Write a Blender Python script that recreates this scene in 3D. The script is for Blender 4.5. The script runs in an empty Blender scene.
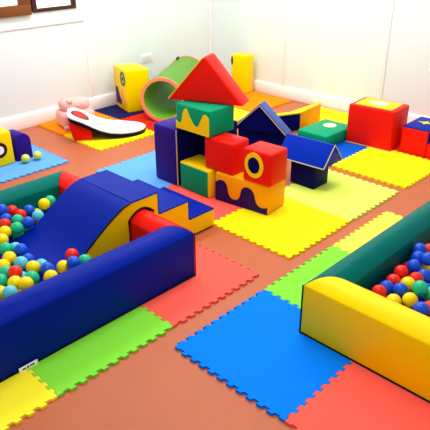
import bpy, bmesh, math, random
from mathutils import Vector, Matrix
C = bpy.context.scene.collection
R = math.radians

# ---------------------------------------------------------------- materials
def lin(c):
    return tuple(((v/255)/12.92 if v/255 <= .04045 else ((v/255+.055)/1.055)**2.4) for v in c) + (1,)
MATS = {}
def mat(name, rgb, rough=.4, kind='vinyl', spec=.5):
    if name in MATS: return MATS[name]
    m = bpy.data.materials.new(name); m.use_nodes = True
    nt = m.node_tree; b = nt.nodes['Principled BSDF']
    b.inputs['Roughness'].default_value = rough
    b.inputs['Specular IOR Level'].default_value = spec
    tc = nt.nodes.new('ShaderNodeTexCoord')
    nz = nt.nodes.new('ShaderNodeTexNoise')
    nt.links.new(tc.outputs['Object'], nz.inputs['Vector'])
    scale, amp, bump, dist = {'vinyl': (9, .05, .12, .01), 'foam': (220, .04, .25, .001), 'floor': (5, .07, .05, .002),
                        'paint': (4, .012, .03, .002), 'plastic': (30, .02, .0, .001), 'wood': (14, .25, .1, .002)}[kind]
    nz.inputs['Scale'].default_value = scale; nz.inputs['Detail'].default_value = 4
    mx = nt.nodes.new('ShaderNodeMix'); mx.data_type = 'RGBA'
    c = lin(rgb)
    mx.inputs[6].default_value = tuple(v*(1-amp) for v in c[:3])+(1,)
    mx.inputs[7].default_value = tuple(min(1, v*(1+amp)) for v in c[:3])+(1,)
    b.inputs['Specular Tint'].default_value = tuple(.45+.55*v for v in c[:3])+(1,)
    nt.links.new(nz.outputs['Fac'], mx.inputs[0]); nt.links.new(mx.outputs[2], b.inputs['Base Color'])
    if bump:
        bp = nt.nodes.new('ShaderNodeBump'); bp.inputs['Strength'].default_value = bump; bp.inputs['Distance'].default_value = dist
        nt.links.new(nz.outputs['Fac'], bp.inputs['Height']); nt.links.new(bp.outputs['Normal'], b.inputs['Normal'])
    MATS[name] = m
    return m
V = lambda n, c, r=.40: mat('vinyl_'+n, c, r, 'vinyl', .07 if c[2] > 80 and c[0] < 80 else .16)
F = lambda n, c: mat('foam_'+n, c, .75, 'foam', .1)

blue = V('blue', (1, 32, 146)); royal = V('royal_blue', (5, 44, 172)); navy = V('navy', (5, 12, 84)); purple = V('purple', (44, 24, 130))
green = V('green', (8, 152, 104)); teal = V('teal_green', (0, 104, 96)); red = V('red', (232, 26, 14)); yellow = V('yellow', (255, 216, 0))
orange = V('orange', (252, 166, 10)); olive = V('leaf_green', (94, 146, 44)); inner_green = V('inner_green', (124, 204, 50)); coral = V('coral', (236, 142, 104))
white = V('white', (246, 246, 244)); black = V('black', (14, 14, 18)); pink = V('pink', (250, 186, 176)); cream = V('cream', (240, 232, 190))
tan = V('tan_piping', (196, 176, 128)); greyblue = V('grey_blue', (70, 90, 160)); darkpurple = V('dark_purple', (46, 22, 92)); golden = V('golden', (255, 208, 10))
f_blue = F('blue', (0, 124, 244)); f_lime = F('lime', (130, 222, 62)); f_red = F('red', (255, 96, 82)); f_yellow = F('yellow', (255, 234, 20)); f_pale = F('pale_lime', (216, 238, 96))
f_paleyellow = F('pale_yellow', (246, 232, 84)); f_light = F('light_blue', (98, 164, 240)); f_orange = F('orange', (248, 140, 10)); f_navy = F('navy', (24, 26, 84)); f_royal = F('royal', (10, 84, 196)); f_bright_red = F('bright_red', (228, 40, 22))
f_yellow2 = F('lemon', (255, 240, 50))

# ---------------------------------------------------------------- mesh helpers
def obj(name, bm, m, parent=None, angle=35, mats=None):
    bmesh.ops.recalc_face_normals(bm, faces=bm.faces)
    me = bpy.data.meshes.new(name); bm.to_mesh(me); bm.free()
    for p in me.polygons: p.use_smooth = True
    me.set_sharp_from_angle(angle=R(angle))
    for q in (mats or [m]): me.materials.append(q)
    o = bpy.data.objects.new(name, me); C.objects.link(o)
    if parent: o.parent = parent
    return o
def tag(o, label, cat=None, group=None, kind=None):
    o['label'] = label
    if cat: o['category'] = cat
    if group: o['group'] = group
    if kind: o['kind'] = kind
    return o
def thing(name, label, cat, loc, rot=0, group=None):
    o = bpy.data.objects.new(name, None); C.objects.link(o); o.empty_display_size = .05
    o.location = loc; o.rotation_euler = (0, 0, R(rot))
    return tag(o, label, cat, group)
def struct(name, bm, m):
    o = obj(name, bm, m); o['kind'] = 'structure'; return o
def box(x0, x1, y0, y1, z0, z1, bev=.012, seg=3, bm=None):
    b = bmesh.new()
    bmesh.ops.create_cube(b, size=1)
    for v in b.verts:
        v.co = Vector(((x0+x1)/2+v.co.x*(x1-x0), (y0+y1)/2+v.co.y*(y1-y0), (z0+z1)/2+v.co.z*(z1-z0)))
    if bev: bmesh.ops.bevel(b, geom=list(b.edges), offset=bev, segments=seg, affect='EDGES', profile=.5)
    return merge(bm, b)
def merge(bm, b):
    if bm is None: return b
    me = bpy.data.meshes.new('t'); b.to_mesh(me); b.free(); bm.from_mesh(me); bpy.data.meshes.remove(me); return bm
def extrude(poly, vec, bev=0, seg=2, bm=None, sharp=50):
    """poly: list of 3-D points of a planar outline; extruded by vec; sharp edges bevelled"""
    b = bmesh.new(); vs = [b.verts.new(p) for p in poly]; f = b.faces.new(vs)
    r = bmesh.ops.extrude_face_region(b, geom=[f])
    for v in r['geom']:
        if isinstance(v, bmesh.types.BMVert): v.co += Vector(vec)
    bmesh.ops.recalc_face_normals(b, faces=b.faces)
    if bev:
        es = [e for e in b.edges if len(e.link_faces) == 2 and e.calc_face_angle(0) > R(sharp)]
        bmesh.ops.bevel(b, geom=es, offset=bev, segments=seg, affect='EDGES', profile=.5)
    return merge(bm, b)
def tube(path, r, n=8, bm=None, closed=False):
    b = bmesh.new(); rings = []; P = [Vector(p) for p in path]; N = len(P)
    for i, p in enumerate(P):
        a = P[i-1] if (i > 0 or closed) else P[i]; c = P[(i+1) % N] if (i < N-1 or closed) else P[i]
        t = (c-a).normalized(); u = t.cross(Vector((0, 0, 1)))
        if u.length < 1e-3: u = t.cross(Vector((1, 0, 0)))
        u.normalize(); w = t.cross(u)
        rings.append([b.verts.new(p+u*r*math.cos(2*math.pi*k/n)+w*r*math.sin(2*math.pi*k/n)) for k in range(n)])
    for i in range(N if closed else N-1):
        A, B = rings[i], rings[(i+1) % N]
        for k in range(n): b.faces.new((A[k], A[(k+1) % n], B[(k+1) % n], B[k]))
    if not closed: b.faces.new(rings[0]); b.faces.new(rings[-1])
    return merge(bm, b)
def sphere(r, u=24, v=14):
    b = bmesh.new(); bmesh.ops.create_uvsphere(b, u_segments=u, v_segments=v, radius=r); return b
def ring_disc(c, ax, r0, r1, th, n=40, sy=1.0, bm=None):
    """flat ring (r0=0: disc) centred at c, facing axis ax ('x' or 'z'), thickness th along the axis"""
    def pt(r, a, d):
        p, q = r*math.cos(a), r*sy*math.sin(a)
        return Vector(c)+(Vector((d, p, q)) if ax == 'x' else Vector((p, q, d)))
    b = bmesh.new(); A = [2*math.pi*k/n for k in range(n)]
    if r0 == 0:
        f = [b.verts.new(pt(r1, a, 0)) for a in A]; g = [b.verts.new(pt(r1, a, th)) for a in A]
        b.faces.new(f); b.faces.new(g)
        for k in range(n): b.faces.new((f[k], f[(k+1) % n], g[(k+1) % n], g[k]))
    else:
        Q = [[b.verts.new(pt(r, a, d)) for a in A] for r, d in ((r0, 0), (r1, 0), (r1, th), (r0, th))]
        for j in range(4):
            for k in range(n): b.faces.new((Q[j][k], Q[j][(k+1) % n], Q[(j+1) % 4][(k+1) % n], Q[(j+1) % 4][k]))
    return merge(bm, b)

# ---------------------------------------------------------------- room
XW, YW, ZC = 4.76, 4.72, 2.7
wall_m = mat('wall_paint', (229, 240, 238), .55, 'paint'); trim_m = mat('trim_paint', (250, 247, 243), .4, 'paint'); line_m = mat('seam_paint', (228, 224, 220), .5, 'paint')
struct('floor', box(-1.2, XW+.1, -2.2, YW+.1, -.1, 0, 0), mat('floor_vinyl', (184, 98, 60), .42, 'floor', .4))
# left wall (y = YW) with two window openings
b = box(-1.2, 1.55, YW, YW+.12, 0, ZC, 0)
box(3.03, XW+.12, YW, YW+.12, 0, ZC, 0, bm=b); box(1.55, 3.03, YW, YW+.12, 0, .97, 0, bm=b); box(1.55, 3.03, YW, YW+.12, 1.98, ZC, 0, bm=b)
struct('wall_left', b, wall_m)
struct('wall_back', box(XW, XW+.12, -2.2, YW, 0, ZC, 0), wall_m)
struct('ceiling', box(-1.2, XW+.12, -2.2, YW+.12, ZC, ZC+.1, 0), mat('ceiling_paint', (248, 248, 246), .7, 'paint'))
struct('baseboard_left', extrude([(-1.2, YW, 0), (-1.2, YW-.022, 0), (-1.2, YW-.022, .105), (-1.2, YW-.012, .13), (-1.2, YW, .13)], (XW+1.2, 0, 0), .002), trim_m)
struct('baseboard_back', extrude([(XW, -2.2, 0), (XW-.022, -2.2, 0), (XW-.022, -2.2, .10), (XW-.012, -2.2, .12), (XW, -2.2, .12)], (0, YW+2.2-.022, 0), .002), trim_m)
struct('trim_1', box(-1.2, 3.14, YW-.008, YW, .845, .862, .003), line_m)        # rail under the windows
struct('trim_2', box(3.10, 3.14, YW-.009, YW, .13, .845, .003), trim_m)          # upright panel strips
struct('trim_3', box(XW-.008, XW, 3.64, 3.68, .12, ZC, .003), trim_m)
struct('trim_4', box(XW-.008, XW, 2.52, 2.56, .12, ZC, .003), trim_m)
struct('trim_5', box(XW-.03, XW, YW-.03, YW, .13, ZC, .004), trim_m)
wood1 = mat('brown_wood', (122, 70, 26), .5, 'wood'); wood2 = mat('dark_wood', (66, 42, 28), .5, 'wood')
glass = bpy.data.materials.new('bright_pane'); glass.use_nodes = True
gb = glass.node_tree.nodes['Principled BSDF']; gb.inputs['Base Color'].default_value = (.9, .93, .95, 1); gb.inputs['Roughness'].default_value = .1
gb.inputs['Emission Color'].default_value = (1, .99, .97, 1); gb.inputs['Emission Strength'].default_value = 1.0
def window(n, x0, x1, z0, z1, w, wb, yo, m):
    b = box(x0, x1, YW-yo, YW+.06, z0, z0+wb, .004); box(x0, x1, YW-yo, YW+.06, z1-w, z1, .004, bm=b)
    box(x0, x0+w, YW-yo, YW+.06, z0+wb, z1-w, .004, bm=b); box(x1-w, x1, YW-yo, YW+.06, z0+wb, z1-w, .004, bm=b)
    o = struct('window_%d' % n, b, m)
    obj('window_pane', box(x0+w, x1-w, YW+.01, YW+.03, z0+wb, z1-w, 0), glass, o)
window(1, 1.45, 2.585, .955, 2.0, .10, .085, .03, wood1)
window(2, 2.605, 3.04, .965, 2.0, .045, .03, .012, wood2)
t = thing('wall_socket', 'small white socket plate low on the left wall above the yellow block and green tunnel', 'socket', (3.82, YW, .40))
obj('cover_plate', box(-.075, .075, -.006, 0, -.045, .045, .002), white, t)
obj('socket_insert', box(-.06, .06, -.008, -.006, -.028, .028, .001), line_m, t)

# ---------------------------------------------------------------- jigsaw floor mats
TH = .012
def floor_mat(x0, y0, w, h, m, label, teeth='lrbt', th=TH):
    d, pitch = .0075, .026                    # tooth depth, width of one tooth or gap
    def edge(ax, c, a0, a1, on):
        n = max(5, round((a1-a0)/pitch)); n += 1-n % 2; s = (a1-a0)/n; k0 = .13*s
        off = lambda k: 0 if (k in (0, n-1) or not on) else (d if k % 2 else -d)
        pts = [(a0, 0)]
        for k in range(n-1):                   # the shared border of teeth k and k+1 leans so that both interlock
            A, B = off(k), off(k+1); m_ = a0+(k+1)*s; dk = k0*(1 if B > A else -1)
            pts += [(m_+dk*(1 if A < B else 1), A), (m_-dk, B)]
        pts.append((a1, 0))
        q = [pts[0]]
        for p in pts[1:]:
            if abs(p[0]-q[-1][0]) > 1e-6 or abs(p[1]-q[-1][1]) > 1e-6: q.append(p)
        return [((a, c+o) if ax == 'y' else (c+o, a)) for a, o in q]
    E1 = edge('y', y0, x0, x0+w, 'b' in teeth); E2 = edge('x', x0+w, y0, y0+h, 'r' in teeth)
    E3 = edge('y', y0+h, x0, x0+w, 't' in teeth)[::-1]; E4 = edge('x', x0, y0, y0+h, 'l' in teeth)[::-1]
    P = E1[:-1]+E2[:-1]+E3[:-1]+E4[:-1]
    cx, cy = x0+w/2, y0+h/2
    P = [(cx+(x-cx)*.9965, cy+(y-cy)*.9965) for x, y in P]
    bm = extrude([(x-cx, y-cy, 0) for x, y in P], (0, 0, th))
    o = obj('floor_mat', bm, m, angle=30); o.location = (cx, cy, 0)
    return tag(o, label, 'mat', 'jigsaw foam floor mats')
S = .6
floor_mat(.162, 1.604, S, S, f_yellow2, 'yellow foam mat in front of the blue pool wall, at the lower left corner')
floor_mat(.762, 1.604, S, S, f_lime, 'lime green foam mat along the long blue pool wall')
floor_mat(1.362, 1.604, S, S, f_red, 'coral red foam mat at the end of the blue pool wall and steps')
floor_mat(1.27, .896, S, S, f_blue, 'bright blue foam mat in the foreground beside the yellow pool wall')
floor_mat(1.27, .296, S, S, f_red, 'coral red foam mat at the bottom edge below the yellow pool wall')
floor_mat(1.87, .896, S, S, f_lime, 'lime green foam mat joined to the bright blue one, beside the green pool wall')
floor_mat(2.47, .896, S, S, f_paleyellow, 'narrow visible pale yellow foam mat along the green pool wall')
floor_mat(2.197, 1.588, S, S, f_yellow, 'bright yellow foam mat in the centre in front of the orange block')
floor_mat(2.797, 1.588, S, S, f_pale, 'pale lime foam mat in front of the small blue-roofed house')
floor_mat(2.197, 2.188, S, S, f_red, 'red foam mat under the green and yellow block, beside the steps')
floor_mat(2.197, 2.788, S, S, f_light, 'light blue foam mat behind the steps, beside the purple block')
floor_mat(3.477, 1.583, S, S, f_yellow, 'yellow foam mat in front of the big red cube', th=.016)
floor_mat(3.477, 2.183, S, S, f_royal, 'deep blue foam mat between the blue roof and the big red cube')
floor_mat(4.077, 1.583, S, S, f_bright_red, 'red foam mat under the red and navy play steps')
floor_mat(4.1, 2.65, S, S, f_yellow, 'yellow foam mat behind the green cushion against the back wall')
floor_mat(4.1, 3.48, S, S, f_orange, 'orange foam mat against the back wall right of the red roof')
floor_mat(3.5, 3.45, S, S, f_yellow2, 'lemon foam mat behind the red roof block')
floor_mat(1.57, 3.70, S, S, f_light, 'light blue foam mat at the left under the purple loaf block')
floor_mat(.97, 3.70, S, S, f_orange, 'orange foam mat at the far left edge behind the pool')
floor_mat(2.48, 3.72, S, .54, f_yellow, 'yellow foam mat under the white curved slide')
floor_mat(2.48, 4.26, S, .43, f_orange, 'orange foam mat against the left wall under the pink toy', 'lrb')
floor_mat(3.08, 3.66, S, S, f_bright_red, 'red foam mat in front of the green tunnel')
floor_mat(3.08, 4.26, S, .43, f_navy, 'navy foam mat under the yellow block by the left wall', 'lrb')

# ---------------------------------------------------------------- ball pools
W, HF, HT = .150, .262, .306            # thickness, height of the fold line, top of the cushion
def d_profile(n=14):
    """foam wall cross-section: upright faces and a cushioned top; (across from the outer face, up)"""
    return [(W, TH), (W, HF)]+[(W-W*k/n, HF+(HT-HF)*(1-(1-2*k/n)**2)) for k in range(1, n)]+[(0, HF), (0, TH)]
def pool_wall(m, A, B, parent, label):
    """mitred wall whose outer foot runs from A to B with the pool on its left"""
    A, B = Vector(A), Vector(B); t = (B-A).normalized(); nrm = Vector((-t.y, t.x)); L = (B-A).length
    b = bmesh.new(); P = d_profile(); e0, e1 = [], []
    for a, z in P:
        p = A+t*(a+.0008)+nrm*a; q = A+t*(L-a-.0008)+nrm*a
        e0.append(b.verts.new((p.x, p.y, z))); e1.append(b.verts.new((q.x, q.y, z)))
    n = len(P)
    for i in range(n): b.faces.new((e0[i], e0[(i+1) % n], e1[(i+1) % n], e1[i]))
    b.faces.new(e0); b.faces.new(e1)
    bmesh.ops.recalc_face_normals(b, faces=b.faces)
    es = [e for e in b.edges if len(e.link_faces) == 2 and e.calc_face_angle(0) > R(38)]
    bmesh.ops.bevel(b, geom=es, offset=.005, segments=3, affect='EDGES', profile=.5)
    o = obj('side_wall', b, m, parent, 25)
    return tag(o, label)
def inv(o, dx, dy):                         # children are built in world numbers, then moved under the thing
    o.location = (-dx, -dy, 0); return o
def pool(label, X0, Y0, X1, Y1, cols, pad_m):
    t = thing('ball_pool', label, 'ball pool', (X0, Y0, 0))
    K = [(X0, Y0), (X1, Y0), (X1, Y1), (X0, Y1)]
    for i in range(4): inv(pool_wall(cols[i][0], K[i], K[(i+1) % 4], t, cols[i][1]), X0, Y0)
    inv(obj('base_pad', box(X0+W+.001, X1-W-.001, Y0+W+.001, Y1-W-.001, TH, .12, .004), pad_m, t), X0, Y0)
    s = bmesh.new(); merge_s = []
    e = .0015
    for p, q in (((X0-e, Y0-e), (X1+e, Y0-e)), ((X1+e, Y0-e), (X1+e, Y1+e)), ((X1+e, Y1+e), (X0-e, Y1+e)), ((X0-e, Y1+e), (X0-e, Y0-e))):
        tube([(p[0], p[1], TH+.004), (q[0], q[1], TH+.004)], .004, 6, bm=s)
    inv(obj('seam_piping', s, black, t), X0, Y0)
    return t
PX0, PY0 = .45, 1.835
lp = pool('square soft ball pool with long blue wall in front, at the left', PX0, PY0, 1.722, 2.985, [(blue, 'long blue padded wall'), (red, 'red padded wall'), (teal, 'dark green padded wall'), (yellow, 'yellow padded wall')], blue)
# small care label at the foot of the blue wall
lb = obj('care_label', box(.722, .806, PY0-.012, PY0-.009, .012, .036, .001), white, lp); tag(lb, 'white label with small dark print'); inv(lb, PX0, PY0)
b = box(.736, .752, PY0-.0128, PY0-.0118, .020, .027, 0)
box(.757, .765, PY0-.0128, PY0-.0118, .019, .029, 0, bm=b); box(.769, .79, PY0-.0128, PY0-.0118, .021, .028, 0, bm=b)
obj('print', b, black, lb)
QX, QY = 1.722, -.11
rp = pool('soft ball pool with yellow front wall and green back wall, at the right', QX, QY, 3.0, 1.165, [(red, 'red padded wall'), (blue, 'blue padded wall'), (teal, 'dark green padded wall'), (yellow, 'yellow padded wall')], blue)
s = bmesh.new(); e = .001
tube([(QX-e, 1.165+e, TH+.004), (QX-e, 1.165+e, HF)], .004, 6, bm=s)
inv(obj('corner_piping', s, black, rp), QX, QY)
s = tube([(PX0+1.272+e, PY0-e, TH+.004), (PX0+1.272+e, PY0-e, HF)], .004, 6)
inv(obj('corner_piping', s, V('dark_red', (120, 14, 20)), lp), PX0, PY0)

# ---------------------------------------------------------------- steps and slide over the red pool wall
SL = [(2.19, .122), (1.985, .122), (1.985, .24), (1.765, .24), (1.765, .368), (1.585, .368), (1.55, .361), (1.515, .347), (1.462, .318), (1.416, .290), (1.371, .259), (1.325, .225), (1.275, .192), (1.20, .165), (1.1, .150), (1.0, .142)]
arch = [(1.0, .124), (1.564, .124), (1.564, .272)]
for k in range(1, 12):
    u = k/12; arch.append((1.564+.170*u, .272+.044*(1-(1-2*u)**2)))
arch += [(1.734, .272), (1.734, TH), (2.19, TH)]
Y0, Y1 = 2.157, 2.605
SX, SY = 1.6, 2.4
st = thing('step_and_slide', 'blue and yellow steps leading to a blue slide into the left ball pool', 'slide', (SX, SY, 0))
inner = [(x, z-.012 if i < len(SL) else z) for i, (x, z) in enumerate(SL)] 
body = [(x, 0, z) for x, z in inner]+[(x, 0, z) for x, z in arch]
o = obj('core', extrude([(x, Y0+.03, z) for x, _, z in body], (0, Y1-Y0-.06, 0)), blue, st); inv(o, SX, SY)
side = [(x, z-.002) for x, z in SL]+arch
for ya in (Y0, Y1-.03):
    o = obj('side_panel', extrude([(x, ya, z) for x, z in side], (0, .03, 0), .003, 1, sharp=60), golden, st); inv(o, SX, SY)
    tag(o, 'golden yellow side panel with zigzag steps and an arch')
def cover(name, pts, m):
    top = [(x, Y0-.002, z+.004) for x, z in pts]; bot = [(x, Y0-.002, z-.006) for x, z in pts[::-1]]
    o = obj(name, extrude(top+bot, (0, Y1-Y0+.004, 0), .003, 1, sharp=60), m, st, 40); return inv(o, SX, SY)
cover('step_tread', [(2.192, .122), (1.99, .122)], blue)
cover('step_tread', [(1.987, .24), (1.77, .24)], blue)
cover('platform', [(1.767, .368), (1.586, .368)], blue)
cover('slide_surface', SL[5:], blue)
o = obj('riser', box(1.984, 1.99, Y0, Y1, .125, .236, .002), blue, st); inv(o, SX, SY)
o = obj('riser', box(1.764, 1.77, Y0, Y1, .245, .363, .002), blue, st); inv(o, SX, SY)
o = obj('piping', tube([(x, Y0-.003, z+.001) for x, z in SL[5:]], .0045), black, st); inv(o, SX, SY)
o = obj('piping', tube([(x, Y0-.002, z) for x, z in arch[1:-2]], .004), black, st); inv(o, SX, SY)

# ---------------------------------------------------------------- soft blocks: the tower in the middle
t = thing('foam_block', 'tall purple upright block beside the dark opening of the tower', 'block', (2.42, 2.85, TH))
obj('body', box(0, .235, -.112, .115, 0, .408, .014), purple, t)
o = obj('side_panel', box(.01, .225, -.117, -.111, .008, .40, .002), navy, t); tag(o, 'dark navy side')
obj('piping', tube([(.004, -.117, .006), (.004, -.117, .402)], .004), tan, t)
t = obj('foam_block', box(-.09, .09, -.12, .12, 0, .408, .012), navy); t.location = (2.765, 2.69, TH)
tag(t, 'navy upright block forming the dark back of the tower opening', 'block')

t = thing('foam_block', 'low green block with yellow top, left of the orange wave block', 'block', (2.43, 2.575, TH))
obj('body', box(0, .19, -.14, .14, 0, .195, .012), golden, t)
obj('front_panel', box(-.005, .004, -.128, .13, .006, .182, .004), green, t)

def wave(ys, bottom, top_pts, x, th):
    """panel in the plane x: straight edge at z=bottom, free edge through top_pts [(y,z)...] smoothed"""
    P = []; n = len(top_pts); T = [Vector(p) for p in top_pts]
    for i in range(n-1):                       # smooth curve through the given points
        p0, p1, p2, p3 = T[max(i-1, 0)], T[i], T[i+1], T[min(i+2, n-1)]
        for k in range(6):
            u = k/6
            P.append(tuple(.5*(2*p1+(p2-p0)*u+(2*p0-5*p1+4*p2-p3)*u*u+(3*p1-p0-3*p2+p3)*u**3)))
    P.append(top_pts[-1])
    pts = [(x, ys[0], bottom)]+[(x, y, z) for y, z in P]+[(x, ys[1], bottom)]
    return extrude(pts, (th, 0, 0))

t = thing('foam_block', 'orange block with purple wave pattern, carrying the red cubes', 'block', (2.455, 2.405, TH), 7)
obj('body', box(0, .20, -.412, 0, 0, .197, .014), orange, t)
o = obj('wave_panel', wave((-.405, -.005), .004, [(-.405, .055), (-.385, .042), (-.345, .042), (-.318, .07), (-.303, .12), (-.275, .147), (-.235, .147), (-.210, .12), (-.197, .07), (-.17, .042), (-.13, .042), (-.107, .07), (-.096, .12), (-.072, .147), (-.035, .147), (-.005, .125)], -.004, .006), darkpurple, t)
tag(o, 'dark purple wave along the bottom')

zt = .210
t = thing('foam_cube', 'plain red cube under the green block with yellow waves', 'cube', (2.465, 2.385, zt), 3)
obj('body', box(0, .165, -.122, .122, 0, .212, .016), red, t)
t = thing('foam_cube', 'red cube with a round yellow and navy eye on its front', 'cube', (2.485, 2.083, zt), 3)
obj('body', box(0, .175, -.108, .108, 0, .212, .016), red, t)
obj('eye_ring', ring_disc((-.004, .018, .116), 'x', .044, .070, .006, sy=1.16), golden, t)
obj('eye_pupil', ring_disc((-.004, .018, .116), 'x', 0, .046, .006, sy=1.16), navy, t)

t = thing('foam_block', 'green block with yellow wave pattern under the red roof', 'block', (2.45, 2.60, .425))
obj('body', box(0, .235, -.152, .158, 0, .172, .012), green, t)
o = obj('wave_panel', wave((-.148, .154), .004, [(-.148, .125), (-.128, .142), (-.105, .140), (-.080, .10), (-.055, .058), (-.03, .048), (-.005, .065), (.025, .105), (.048, .145), (.066, .148), (.084, .12), (.10, .065), (.125, .042), (.154, .055)], -.004, .006), yellow, t)
tag(o, 'yellow wave along the bottom')

def roof(w, h, d, bev, off=0):
    return extrude([(0, w/2, 0), (0, -w/2, 0), (0, off-.012, h), (0, off+.012, h)], (d, 0, 0), bev, 3)
t = thing('foam_roof', 'red triangular roof block on top of the tower', 'roof block', (2.564, 2.605, .598), 23)
obj('body', roof(.53, .290, .155, .014, -.005), red, t)
obj('piping', tube([(0, .255, .006), (0, .005, .288)], .0045), orange, t)

# ---------------------------------------------------------------- navy houses
t = obj('foam_block', box(0, .12, -.19, .19, 0, .186, .012), navy); t.location = (3.29, 2.73, TH); t.rotation_euler.z = R(18)
tag(t, 'navy block hidden under the navy triangular roof', 'block')
t = thing('foam_roof', 'navy triangular roof block with grey piping behind the red cubes', 'roof block', (3.27, 2.725, .199), 18)
obj('body', roof(.43, .20, .10, .008), navy, t)
b = extrude([(-.003, -.219, .004), (-.003, -.008, .206), (-.003, .008, .206), (-.003, .219, .004), (-.003, .226, .012), (-.003, 0, .223), (-.003, -.226, .012)], (.106, 0, 0), .003)
obj('roof_cover', b, greyblue, t)
obj('piping', tube([(-.004, -.216, .006), (-.004, 0, .208), (-.004, .216, .006)], .004), tan, t)

t = obj('foam_block', box(0, .17, -.205, 0, 0, .166, .012), navy); t.location = (3.015, 2.222, TH)
tag(t, 'navy block standing on the pale lime mat under the blue roof', 'block')
t = thing('foam_roof', 'royal blue ridged roof on the navy block beside the yellow mat', 'roof block', (3.125, 2.145, .181), 3)
b = extrude([(-.125, -.19, 0), (.118, -.19, 0), (.008, -.19, .138), (-.008, -.19, .138)], (0, .38, 0), .005)
obj('body', b, royal, t)
b = tube([(-.124, -.192, .003), (0, -.192, .139), (.117, -.192, .003)], .004); tube([(-.126, -.19, .003), (-.126, .19, .003)], .004, bm=b)
obj('piping', b, tan, t)

# ---------------------------------------------------------------- right side at the back wall
t = thing('folding_block', 'angled low block with orange side, navy side and yellow top, behind the green cushion', 'panel', (3.976, 2.85, TH), 0)
def leg(ang, L, m, name):
    # panel of thickness .05 standing along direction ang
    M = Matrix.Rotation(R(ang), 4, 'Z')
    b = box(0, L, 0, .045, 0, .155, .006); b.transform(M); obj(name, b, m, t)
    b = box(0, L, -.002, .047, .150, .165, .005); b.transform(M); o = obj(name+'_top', b, golden, t)
leg(6, .36, orange, 'orange_panel')
M = Matrix.Rotation(R(-24), 4, 'Z')
b = box(-.27, 0, 0, .045, 0, .155, .006); b.transform(M); obj('navy_panel', b, navy, t)
b = box(-.27, 0, -.002, .047, .150, .165, .005); b.transform(M); obj('navy_panel_top', b, golden, t)

t = thing('foam_cushion', 'flat green cushion with a cream disc left of the big red cube', 'cushion', (3.73, 2.41, TH))
obj('body', box(0, .40, 0, .29, 0, .105, .014), green, t)
obj('disc', ring_disc((.265, .15, .104), 'z', 0, .055, .004, sy=1), cream, t)

t = thing('foam_cube', 'big red cube with a yellow square on top, by the back wall', 'cube', (4.01, 2.205, TH), 4)
obj('body', box(0, .285, -.195, .195, 0, .322, .012), red, t)
obj('top_panel', box(.035, .255, -.155, .16, .320, .326, .003), golden, t)
obj('motif', ring_disc((.145, 0, .326), 'z', 0, .06, .002, sy=1.2), cream, t)
b = tube([(-.001, -.195, .006), (-.001, .195, .006)], .004)
obj('piping', b, tan, t)

t = thing('play_steps', 'red play step with navy tops and a yellow star shape, at the right edge', 'play steps', (4.09, 1.965, TH), 2)
obj('body', box(0, .33, -.215, 0, 0, .206, .010), red, t)
obj('seat_pad', box(.004, .326, -.211, -.004, .203, .214, .004), blue, t)
obj('lower_step', box(0, .33, -.44, -.217, 0, .115, .010), red, t)
obj('lower_pad', box(.004, .326, -.436, -.219, .113, .123, .004), blue, t)
obj('side_panel', box(.004, .326, -.2185, -.214, .123, .200, .001), blue, t)
b = bmesh.new(); P = []
for k in range(8):
    a = math.pi*k/4; r = .062 if k % 2 == 0 else .026
    P.append((.18+r*.8*math.cos(a), -.108+r*math.sin(a), .2135))
b.free(); obj('star', extrude(P, (0, 0, .003)), V('lemon_green', (200, 222, 70)), t)

# ---------------------------------------------------------------- left side at the back
t = thing('play_tunnel', 'green fabric tunnel with coral rim lying behind the red roof', 'tunnel', (3.31, 3.90, TH), 33)
def shell(L, r0, r1, n=56):
    b = bmesh.new(); Q = []
    for r, x in ((r1, 0), (r1, L), (r0, L), (r0, 0)):
        Q.append([b.verts.new((x, r*math.cos(2*math.pi*k/n), .205+r*math.sin(2*math.pi*k/n))) for k in range(n)])
    for j in range(4):
        for k in range(n): b.faces.new((Q[j][k], Q[j][(k+1) % n], Q[(j+1) % 4][(k+1) % n], Q[(j+1) % 4][k]))
    return b
obj('sleeve', shell(.95, .183, .200), olive, t)
obj('lining', shell(.94, .178, .1835), inner_green, t)
for x in (-.004, .936):
    b = shell(.018, .176, .205); b.transform(Matrix.Translation((x, 0, 0))); obj('rim', b, coral, t)
obj('handle', tube([(.80, .07, .383), (.82, .07, .41), (.87, .07, .41), (.89, .07, .383)], .010), V('dark_green', (20, 80, 20)), t)

t = thing('foam_block', 'yellow block with a green ring eye and purple wave, left of the tunnel', 'block', (3.30, 4.49, TH), -16)
obj('body', box(0, .235, -.145, .155, 0, .405, .014), yellow, t)
o = obj('wave_panel', wave((0, .142), .05, [(0, .12), (.03, .10), (.06, .15), (.10, .21), (.142, .20)], -.004, .006), purple, t)
tag(o, 'purple patch')
o = obj('wave_panel', wave((-.075, 0), .03, [(-.075, .10), (-.05, .16), (-.02, .21), (0, .19)], -.004, .006), orange, t); tag(o, 'orange patch')
obj('side_strip', box(-.002, .05, .1545, .159, .005, .40, .002), orange, t)
obj('eye_ring', ring_disc((-.004, -.06, .315), 'x', .038, .062, .006, sy=1.1), V('eye_green', (60, 120, 90)), t)
obj('eye_pupil', ring_disc((-.004, -.06, .315), 'x', 0, .02, .006), blue, t)

t = thing('foam_block', 'tall yellow block by the back wall behind the red roof', 'block', (4.55, 4.09, TH), 10)
obj('body', box(0, .14, -.10, .10, 0, .395, .014), yellow, t)
obj('slot', ring_disc((-.003, .088, .33), 'x', 0, .012, .005, sy=3.6), V('dark_green', (20, 80, 20)), t)

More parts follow.
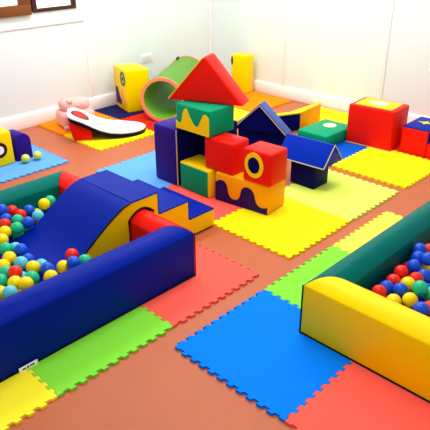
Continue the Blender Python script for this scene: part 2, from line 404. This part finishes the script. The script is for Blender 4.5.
# white curved slide with red end
t = thing('curved_slide', 'white curved slide with red end and red spot, on the yellow mat', 'slide', (2.51, 4.20, TH), -33)
prof = [(0, .208), (.05, .198), (.10, .178), (.15, .150), (.20, .120), (.26, .090), (.33, .066), (.42, .052), (.52, .046), (.68, .044)]
def zp(s):
    for (a, za), (b_, zb) in zip(prof, prof[1:]):
        if a <= s <= b_: return za+(zb-za)*(s-a)/(b_-a)
    return prof[-1][1]
def tongue(off, th, grow=0):
    b = bmesh.new(); N, K = 36, 12; top = []; bot = []
    for i in range(N+1):
        s = .65*i/N
        # outline: rounded tip, slightly rounded head
        hw = .18
        if s > .36: hw *= math.sqrt(max(.0016, 1-((s-.36)/.291)**2))
        if s < .08: hw *= math.sqrt(max(.16, 1-((.08-s)/.10)**2))
        rt, rb = [], []
        for k in range(K+1):
            y = .0+(k/K*2-1)*(hw+grow)
            rt.append(b.verts.new((s, y, zp(s)+off))); rb.append(b.verts.new((s, y, zp(s)+off-th)))
        top.append(rt); bot.append(rb)
    for i in range(N):
        for k in range(K):
            b.faces.new((top[i][k], top[i+1][k], top[i+1][k+1], top[i][k+1])); b.faces.new((bot[i][k], bot[i][k+1], bot[i+1][k+1], bot[i+1][k]))
        for k in (0, K): b.faces.new((top[i][k], bot[i][k], bot[i+1][k], top[i+1][k]))
    for e in (0, N):
        for k in range(K): b.faces.new((top[e][k], top[e][k+1], bot[e][k+1], bot[e][k]))
    return b
obj('slide_surface', tongue(.0, .012), white, t)
obj('underside', tongue(-.0125, .031, .004), black, t)
b = extrude([(.03, -.155, 0), (.19, -.155, 0), (.18, -.155, .10), (.15, -.155, .105), (.10, -.155, .133), (.05, -.155, .153), (.0, -.155, .163)], (0, .30, 0), .012)
obj('end_block', b, red, t)
def spot(r0, r1, lift):
    b = bmesh.new(); n = 32; c = (.10, .0)
    rings = [[b.verts.new((c[0]+r*math.cos(2*math.pi*k/n)*.75, c[1]+r*math.sin(2*math.pi*k/n), zp(c[0]+r*.75*math.cos(2*math.pi*k/n))+lift)) for k in range(n)] for r in (r0, r1)]
    for k in range(n): b.faces.new((rings[0][k], rings[0][(k+1) % n], rings[1][(k+1) % n], rings[1][k]))
    if r0 < .02: b.faces.new(rings[0])
    r = bmesh.ops.extrude_face_region(b, geom=list(b.faces))
    for v in r['geom']:
        if isinstance(v, bmesh.types.BMVert): v.co.z += .003
    return b
obj('spot', spot(.015, .078, 0), red, t); obj('spot_outline', spot(.078, .096, 0), black, t)

# pink toy
t = thing('soft_toy', 'pale pink soft animal rocker against the left wall', 'toy', (2.72, 4.42, TH), -12)
obj('body', box(-.15, .15, -.12, .12, 0, .15, .04, 5), pink, t)
obj('head', box(-.13, .13, -.07, .09, .14, .245, .048, 5), pink, t)
for y in (-.055, .07):
    obj('ear', box(-.085, -.035, y-.02, y+.02, .22, .255, .012, 3), pink, t)
obj('foot', box(-.155, .155, -.13, -.10, 0, .04, .012), pink, t)

# purple loaf and yellow eye block on the light blue mat
t = thing('foam_block', 'purple rounded loaf block on the light blue mat at the left', 'block', (1.955, 4.06, TH), 3)
P = [(-.068, 0, 0), (.068, 0, 0)]
for k in range(13):
    a = math.pi*k/12; P.append((.068*math.cos(a), 0, .14+.068*math.sin(a)))
b = extrude([(p[0], -.09, p[2]) for p in P], (0, .17, 0), .01, sharp=60)
obj('body', b, purple, t)
t = thing('foam_block', 'yellow block with dark ring eye at the left edge', 'block', (1.757, 4.05, TH), 3)
obj('body', box(-.17, .11, -.09, .12, 0, .255, .014), yellow, t)
b = ring_disc((0, 0, 0), 'x', .032, .058, .006); b.transform(Matrix.Translation((.0, -.094, .13)) @ Matrix.Rotation(R(90), 4, 'Z')); obj('eye_ring', b, V('eye_brown', (60, 30, 20)), t)
b = ring_disc((0, 0, 0), 'x', 0, .032, .005); b.transform(Matrix.Translation((.0, -.094, .13)) @ Matrix.Rotation(R(90), 4, 'Z')); obj('eye_pupil', b, white, t)

# ---------------------------------------------------------------- balls
BR_ = .0328
pl = lambda n, c: mat('plastic_'+n, c, .3, 'plastic')
BC = {'r': ('red', pl('red', (226, 40, 22))), 'y': ('yellow', pl('yellow', (250, 220, 10))), 'b': ('blue', pl('blue', (20, 78, 206))), 'g': ('green', pl('green', (24, 186, 134))), 'c': ('pale turquoise', pl('turquoise', (90, 196, 214)))}
proto = {}
def ball(c, x, y, z, label, group, r=BR_):
    if c not in proto:
        o = obj('play_ball', sphere(BR_), BC[c][1], angle=180); proto[c] = o
    else:
        o = proto[c].copy(); C.objects.link(o)
    o.location = (x, y, z)
    return tag(o, label, 'ball', group)
BL=[('y',1.028,2.190,0.221),('y',0.900,2.118,0.230),('r',0.932,2.173,0.245),('y',0.994,2.348,0.221),('y',1.106,2.605,0.221),('r',1.250,2.799,0.224),('g',1.171,2.600,0.221),('b',1.070,2.377,0.221),('g',0.978,2.113,0.221),('b',1.066,2.131,0.221),('y',0.919,2.054,0.245),('y',0.938,2.303,0.221),('r',1.216,2.156,0.221),('b',1.165,2.061,0.239),('y',1.140,2.113,0.206),('y',1.042,2.059,0.221),('g',1.227,2.064,0.221),('y',1.411,2.731,0.233),('g',1.468,2.765,0.221),('b',1.324,2.747,0.218),('b',1.243,2.615,0.221),('c',1.323,2.650,0.218),('g',1.216,2.677,0.221),('r',1.260,2.725,0.221),('b',1.192,2.790,0.254),('b',1.179,2.732,0.224),('r',1.144,2.677,0.224),('y',1.054,2.538,0.221),('g',1.024,2.439,0.221),('c',1.009,2.266,0.221),('b',1.061,2.301,0.200),('g',0.870,2.192,0.221),('c',0.839,2.045,0.242),('y',0.822,2.107,0.221),('g',0.918,2.237,0.221)]
BR=[('r',2.183,0.952,0.209),('b',2.134,0.817,0.161),('b',2.243,0.868,0.197),('y',2.110,0.880,0.212),('b',2.040,0.879,0.215),('y',2.009,0.817,0.209),('y',1.951,0.862,0.209),('b',2.037,0.942,0.200),('r',2.105,0.946,0.200),('r',1.971,0.942,0.209),('b',2.272,0.934,0.209),('b',2.351,0.954,0.212),('b',2.411,0.978,0.221),('r',2.469,0.955,0.203),('b',2.326,0.896,0.239),('y',2.372,0.921,0.158),('g',2.064,0.806,0.248),('b',1.949,0.741,0.230),('r',2.013,0.730,0.209),('g',2.109,0.776,0.209),('r',2.176,0.875,0.209)]
FL=[('b',0.715,2.630,0.156),('r',0.743,2.237,0.156),('g',0.906,2.217,0.156),('r',0.715,2.408,0.156),('g',0.873,2.521,0.156),('c',0.911,2.689,0.156),('g',0.864,2.300,0.156),('b',0.741,2.758,0.156),('b',0.759,2.040,0.156),('y',0.892,2.064,0.156),('b',0.813,2.562,0.156),('c',1.505,2.791,0.156),('g',1.199,2.728,0.156),('r',0.917,2.465,0.156),('r',0.664,2.211,0.156),('y',0.969,2.120,0.156),('y',0.980,2.646,0.156),('c',0.798,2.704,0.156),('r',1.052,2.728,0.156),('c',1.031,2.064,0.156),('g',0.649,2.435,0.156),('g',0.928,2.348,0.156),('g',0.706,2.502,0.156),('y',1.389,2.791,0.156),('r',0.832,2.431,0.156),('y',0.840,2.106,0.156),('y',1.109,2.046,0.156),('g',0.691,2.313,0.156),('g',0.640,2.065,0.156),('y',1.255,2.770,0.156),('c',1.437,2.695,0.156),('b',1.134,2.751,0.156),('r',0.921,2.601,0.156),('b',0.699,2.152,0.156),('y',0.852,2.638,0.156),('g',1.263,2.667,0.156),('b',0.841,2.795,0.156),('g',1.000,2.796,0.156),('y',0.904,2.137,0.156),('b',1.097,2.673,0.156),('y',1.347,2.658,0.156),('b',1.186,2.076,0.156),('y',0.774,2.484,0.156),('g',0.671,2.717,0.156),('g',0.936,2.764,0.156),('r',1.353,2.724,0.156),('y',1.084,2.116,0.156),('g',0.791,2.306,0.156),('y',0.650,2.567,0.156),('b',0.648,2.783,0.156),('g',0.959,2.284,0.156),('y',0.973,2.030,0.156),('c',0.830,2.225,0.156),('g',0.961,2.533,0.156),('b',0.774,2.165,0.156),('g',1.527,2.707,0.156),('g',1.190,2.646,0.156),('y',1.076,2.798,0.156),('b',0.961,2.413,0.156),('r',0.833,2.362,0.156),('y',0.829,2.040,0.156),('r',0.732,2.692,0.190),('b',0.658,2.630,0.190),('g',1.484,2.662,0.190),('b',0.967,2.709,0.190),('c',1.050,2.626,0.190),('g',0.649,2.353,0.190),('g',0.689,2.025,0.190),('b',0.891,2.399,0.190),('b',0.776,2.618,0.190),('c',1.082,2.461,0.190),('g',0.745,2.096,0.190),('r',0.641,2.503,0.190),('b',0.648,2.125,0.190),('c',1.087,2.225,0.190),('r',0.990,2.585,0.190),('b',0.884,2.741,0.190),('y',0.755,2.355,0.190),('c',0.969,2.188,0.190),('y',0.749,2.550,0.190)]
FR=[('r',2.329,0.420,0.158),('b',2.224,0.660,0.158),('b',2.217,0.445,0.158),('b',2.802,0.741,0.158),('y',1.911,0.314,0.158),('y',2.610,0.382,0.158),('g',2.549,0.585,0.158),('y',1.980,0.204,0.158),('r',2.671,0.845,0.158),('y',2.449,0.729,0.158),('g',2.542,0.400,0.158),('b',2.527,0.078,0.158),('y',2.531,0.287,0.158),('g',2.334,0.099,0.158),('b',2.565,0.684,0.158),('r',2.362,0.539,0.158),('r',2.083,0.134,0.158),('y',1.951,0.104,0.158),('y',2.778,0.250,0.158),('y',2.603,0.918,0.158),('y',2.786,0.546,0.158),('b',2.692,0.107,0.158),('b',2.429,0.274,0.158),('y',2.236,0.761,0.158),('b',2.185,0.514,0.158),('b',2.392,0.630,0.158),('b',2.666,0.745,0.158),('r',2.210,0.300,0.158),('b',2.779,0.119,0.158),('r',2.584,0.789,0.158),('b',2.102,0.284,0.158),('r',2.688,0.557,0.158),('b',2.720,0.297,0.158),('y',2.601,0.124,0.158),('b',2.049,0.782,0.158),('b',2.413,0.855,0.158),('r',2.069,0.512,0.158),('b',2.802,0.436,0.158),('y',2.735,0.623,0.158),('b',1.977,0.706,0.158),('b',2.431,0.126,0.158),('y',2.135,0.666,0.158),('b',1.979,0.327,0.158),('b',2.802,0.814,0.158),('b',2.477,0.579,0.158),('y',2.755,0.885,0.158),('b',2.482,0.869,0.158),('b',2.045,0.646,0.158),('b',2.095,0.589,0.158),('r',2.768,0.952,0.158),('g',1.927,0.826,0.158),('b',2.789,0.674,0.158),('r',2.273,0.209,0.158),('r',1.986,0.591,0.158),('y',2.185,0.386,0.158),('y',2.642,0.620,0.158),('r',2.392,0.778,0.158),('y',2.293,0.298,0.158),('g',2.391,0.381,0.158),('b',2.036,0.393,0.158),('r',2.347,0.198,0.158),('y',2.150,0.211,0.158),('b',2.392,0.471,0.158),('b',1.945,0.498,0.158),('r',2.566,0.856,0.158),('g',2.662,0.217,0.158),('b',2.159,0.132,0.158),('b',2.302,0.869,0.158),('g',2.690,0.475,0.158),('r',2.294,0.699,0.158),('y',2.260,0.552,0.158),('g',2.507,0.652,0.158),('b',2.455,0.419,0.158),('y',2.693,0.399,0.158),('b',2.769,0.353,0.158),('b',2.524,0.498,0.158),('r',2.224,0.960,0.158),('y',2.230,0.148,0.158),('r',2.021,0.089,0.158),('r',2.567,0.181,0.158),('y',2.525,0.957,0.158),('b',2.673,0.924,0.158),('y',2.517,0.746,0.158),('b',1.934,0.398,0.158),('r',2.648,0.326,0.158),('y',1.910,0.729,0.158),('b',2.362,0.303,0.158),('r',2.116,0.377,0.158),('y',2.290,0.623,0.158),('r',2.140,0.907,0.158),('r',2.078,0.723,0.158),('y',2.112,0.454,0.158),('y',2.026,0.256,0.158),('g',2.284,0.480,0.158),('y',2.169,0.731,0.158),('b',2.736,0.732,0.158),('b',2.447,0.203,0.158),('r',1.931,0.251,0.158),('y',1.919,0.614,0.158),('r',2.061,0.847,0.158),('g',1.911,0.162,0.158),('r',2.622,0.488,0.158),('b',1.917,0.945,0.158),('r',2.253,0.086,0.158),('b',2.268,0.384,0.158),('b',2.726,0.799,0.158),('y',1.999,0.456,0.158),('b',2.306,0.800,0.158),('b',2.603,0.250,0.158),('b',2.454,0.516,0.158),('y',2.452,0.345,0.158),('r',2.173,0.585,0.158),('y',2.384,0.704,0.158),('r',2.746,0.185,0.158),('y',2.076,0.210,0.158),('y',1.980,0.900,0.158),('b',2.206,0.828,0.158),('b',1.979,0.780,0.158),('r',2.503,0.143,0.158),('b',2.484,0.803,0.158),('y',2.512,0.220,0.158),('b',2.687,0.673,0.158),('r',2.317,0.976,0.158),('r',2.633,0.979,0.158),('b',2.618,0.555,0.158)]
LBL = ['yellow play ball in the middle of the left pool front, beside a red one',
 'yellow play ball nearest the blue pool wall, below the red ball',
 'red play ball lying between yellow balls near the front blue wall of the left pool',
 'yellow play ball left of the slide foot, above the front red ball',
 'yellow play ball at the left edge of the photo, below two small red balls',
 'red play ball near the dark green wall at the back of the left pool',
 'green play ball left of the slide edge, with another green ball just above',
 'blue play ball resting at the foot of the slide, right of a yellow ball',
 'green play ball against the front blue wall, below a yellow ball',
 'blue play ball at the slide foot, right of the middle yellow ball',
 'yellow play ball squeezed between the front blue wall and a green ball',
 'small visible yellow play ball at the left edge beside a bigger yellow one',
 'red play ball resting on the slide foot near the yellow side panel',
 'blue play ball below the red ball on the slide foot',
 'yellow play ball left of the blue one, below the red ball on the slide foot',
 'yellow play ball peeping over the front blue wall, right of the green ball',
 'green play ball in the corner between slide side and front blue wall', "yellow play ball at the back of the left pool beside the slide's far edge",
 'green play ball between the back yellow ball and the red pool wall',
 'blue play ball at the back of the left pool, right of the back red ball', "blue play ball touching the slide's far edge, below the other back blue ball", "pale turquoise play ball half hidden by the slide's far edge",
 'upper green play ball of the two stacked left of the slide',
 'small visible red play ball just right of the back red ball',
 'blue play ball at the left edge, left of the back red ball',
 'dim blue play ball below the back red ball at the left',
 'red play ball at the left edge just above the yellow ball',
 'yellow play ball low at the left edge, under a bigger yellow ball',
 'green play ball at the left, between a blue and a yellow ball',
 'pale turquoise play ball between two yellow balls near the slide foot',
 'blue play ball behind the middle yellow ball at the slide foot',
 'green play ball at the left edge, left of the front yellow ball',
 'pale turquoise play ball against the front blue wall near the left edge',
 'yellow play ball in the lowest left corner of the left pool',
 'green play ball sunk behind the front red ball']
RBL = ['bright red play ball against the green wall, left of the blue cluster',
 'large blue play ball in front, right of two yellow balls in the right pool',
 'blue play ball in the middle of the right pool, below a yellow one',
 'yellow play ball right of the small blue ball in the right pool',
 'blue play ball between yellow balls, below the bright red ball',
 'yellow play ball left of the large blue front ball',
 'pale yellow play ball peeping over the yellow pool wall',
 'blue play ball near the corner of the right pool, left of the yellow ball',
 'red play ball just below the bright red one by the green wall',
 'red play ball in the corner of yellow and green pool walls',
 'lowest of the three blue balls stacked up the green wall',
 'middle one of the three blue balls stacked up the green wall',
 'topmost of the three blue balls stacked up the green wall',
 'red play ball at the right edge, beside the topmost blue ball',
 'blue play ball at the right edge, below the red ball',
 'yellow play ball between the blue balls in the right pool',
 'green play ball behind the large blue front ball',
 'blue play ball at the yellow wall, below the large blue one',
 'red play ball at the right edge over the yellow wall',
 'green play ball at the right edge behind the large blue ball',
 'dark red play ball between the yellow and the blue balls in the right pool']
BC['p'] = ('pale lime', mat('plastic_lime', (214, 222, 90), .3, 'plastic'))
FPX = 575.096
RT = (0.697871, -0.716196, -0.006298)
UP = (0.327774, 0.311544, 0.891911)
FW = (0.636821, 0.624502, -0.452168)
CH = 1.6360
for c, x, y, z in FL: ball(c, x, y, z, '%s play ball mostly covered by other balls in the left pool' % BC[c][0], 'balls in the left pool')
for c, x, y, z in FR: ball(c, x, y, z, '%s play ball lying among the balls in the right pool' % BC[c][0], 'balls in the right pool')
for i, (c, x, y, z) in enumerate(BL): ball(c, x, y, z, LBL[i], 'balls in the left pool')
for i, (c, x, y, z) in enumerate(BR): ball(c, x, y, z, RBL[i], 'balls in the right pool')
ball('p', 1.925, 3.905, TH+.036, 'pale lime play ball against the front of the purple loaf block', 'balls on the light blue mat')
ball('p', 2.022, 3.90, TH+.036, 'pale lime play ball right of the purple loaf block', 'balls on the light blue mat')

# ---------------------------------------------------------------- light
def area(name, loc, size, power, col=(.95, .98, 1)):
    l = bpy.data.lights.new(name, 'AREA'); l.shape = 'RECTANGLE'; l.size, l.size_y = size; l.energy = power; l.color = col
    o = bpy.data.objects.new(name, l); C.objects.link(o); o.location = loc; return o
for x, y, e in ((3.7, 3.6, 32), (2.2, 3.7, 31), (3.8, 2.0, 26), (2.4, 2.2, 29), (1.2, 1.0, 24)):  # last lamp is an added fill to brighten the front, no known fixture
    area('ceiling_and_fill_light', (x, y, ZC-.03), (1.1, .6), e)
w = bpy.data.worlds.new('World'); bpy.context.scene.world = w; w.use_nodes = True
w.node_tree.nodes['Background'].inputs[0].default_value = (.97, .99, 1, 1); w.node_tree.nodes['Background'].inputs[1].default_value = .64

# ---------------------------------------------------------------- camera
cd = bpy.data.cameras.new('camera'); cd.sensor_width = 36; cd.lens = FPX/430*36; cd.clip_start = .01
cam = bpy.data.objects.new('camera', cd); C.objects.link(cam)
rt, up, fw = Vector(RT), Vector(UP), Vector(FW)
cam.matrix_world = Matrix(((rt.x, up.x, -fw.x, 0), (rt.y, up.y, -fw.y, 0), (rt.z, up.z, -fw.z, CH), (0, 0, 0, 1)))
sc = bpy.context.scene; sc.camera = cam
sc.view_settings.view_transform = 'Standard'; sc.view_settings.look = 'None'; sc.view_settings.gamma = 1; sc.view_settings.exposure = 0
sc.view_settings.use_curve_mapping = False
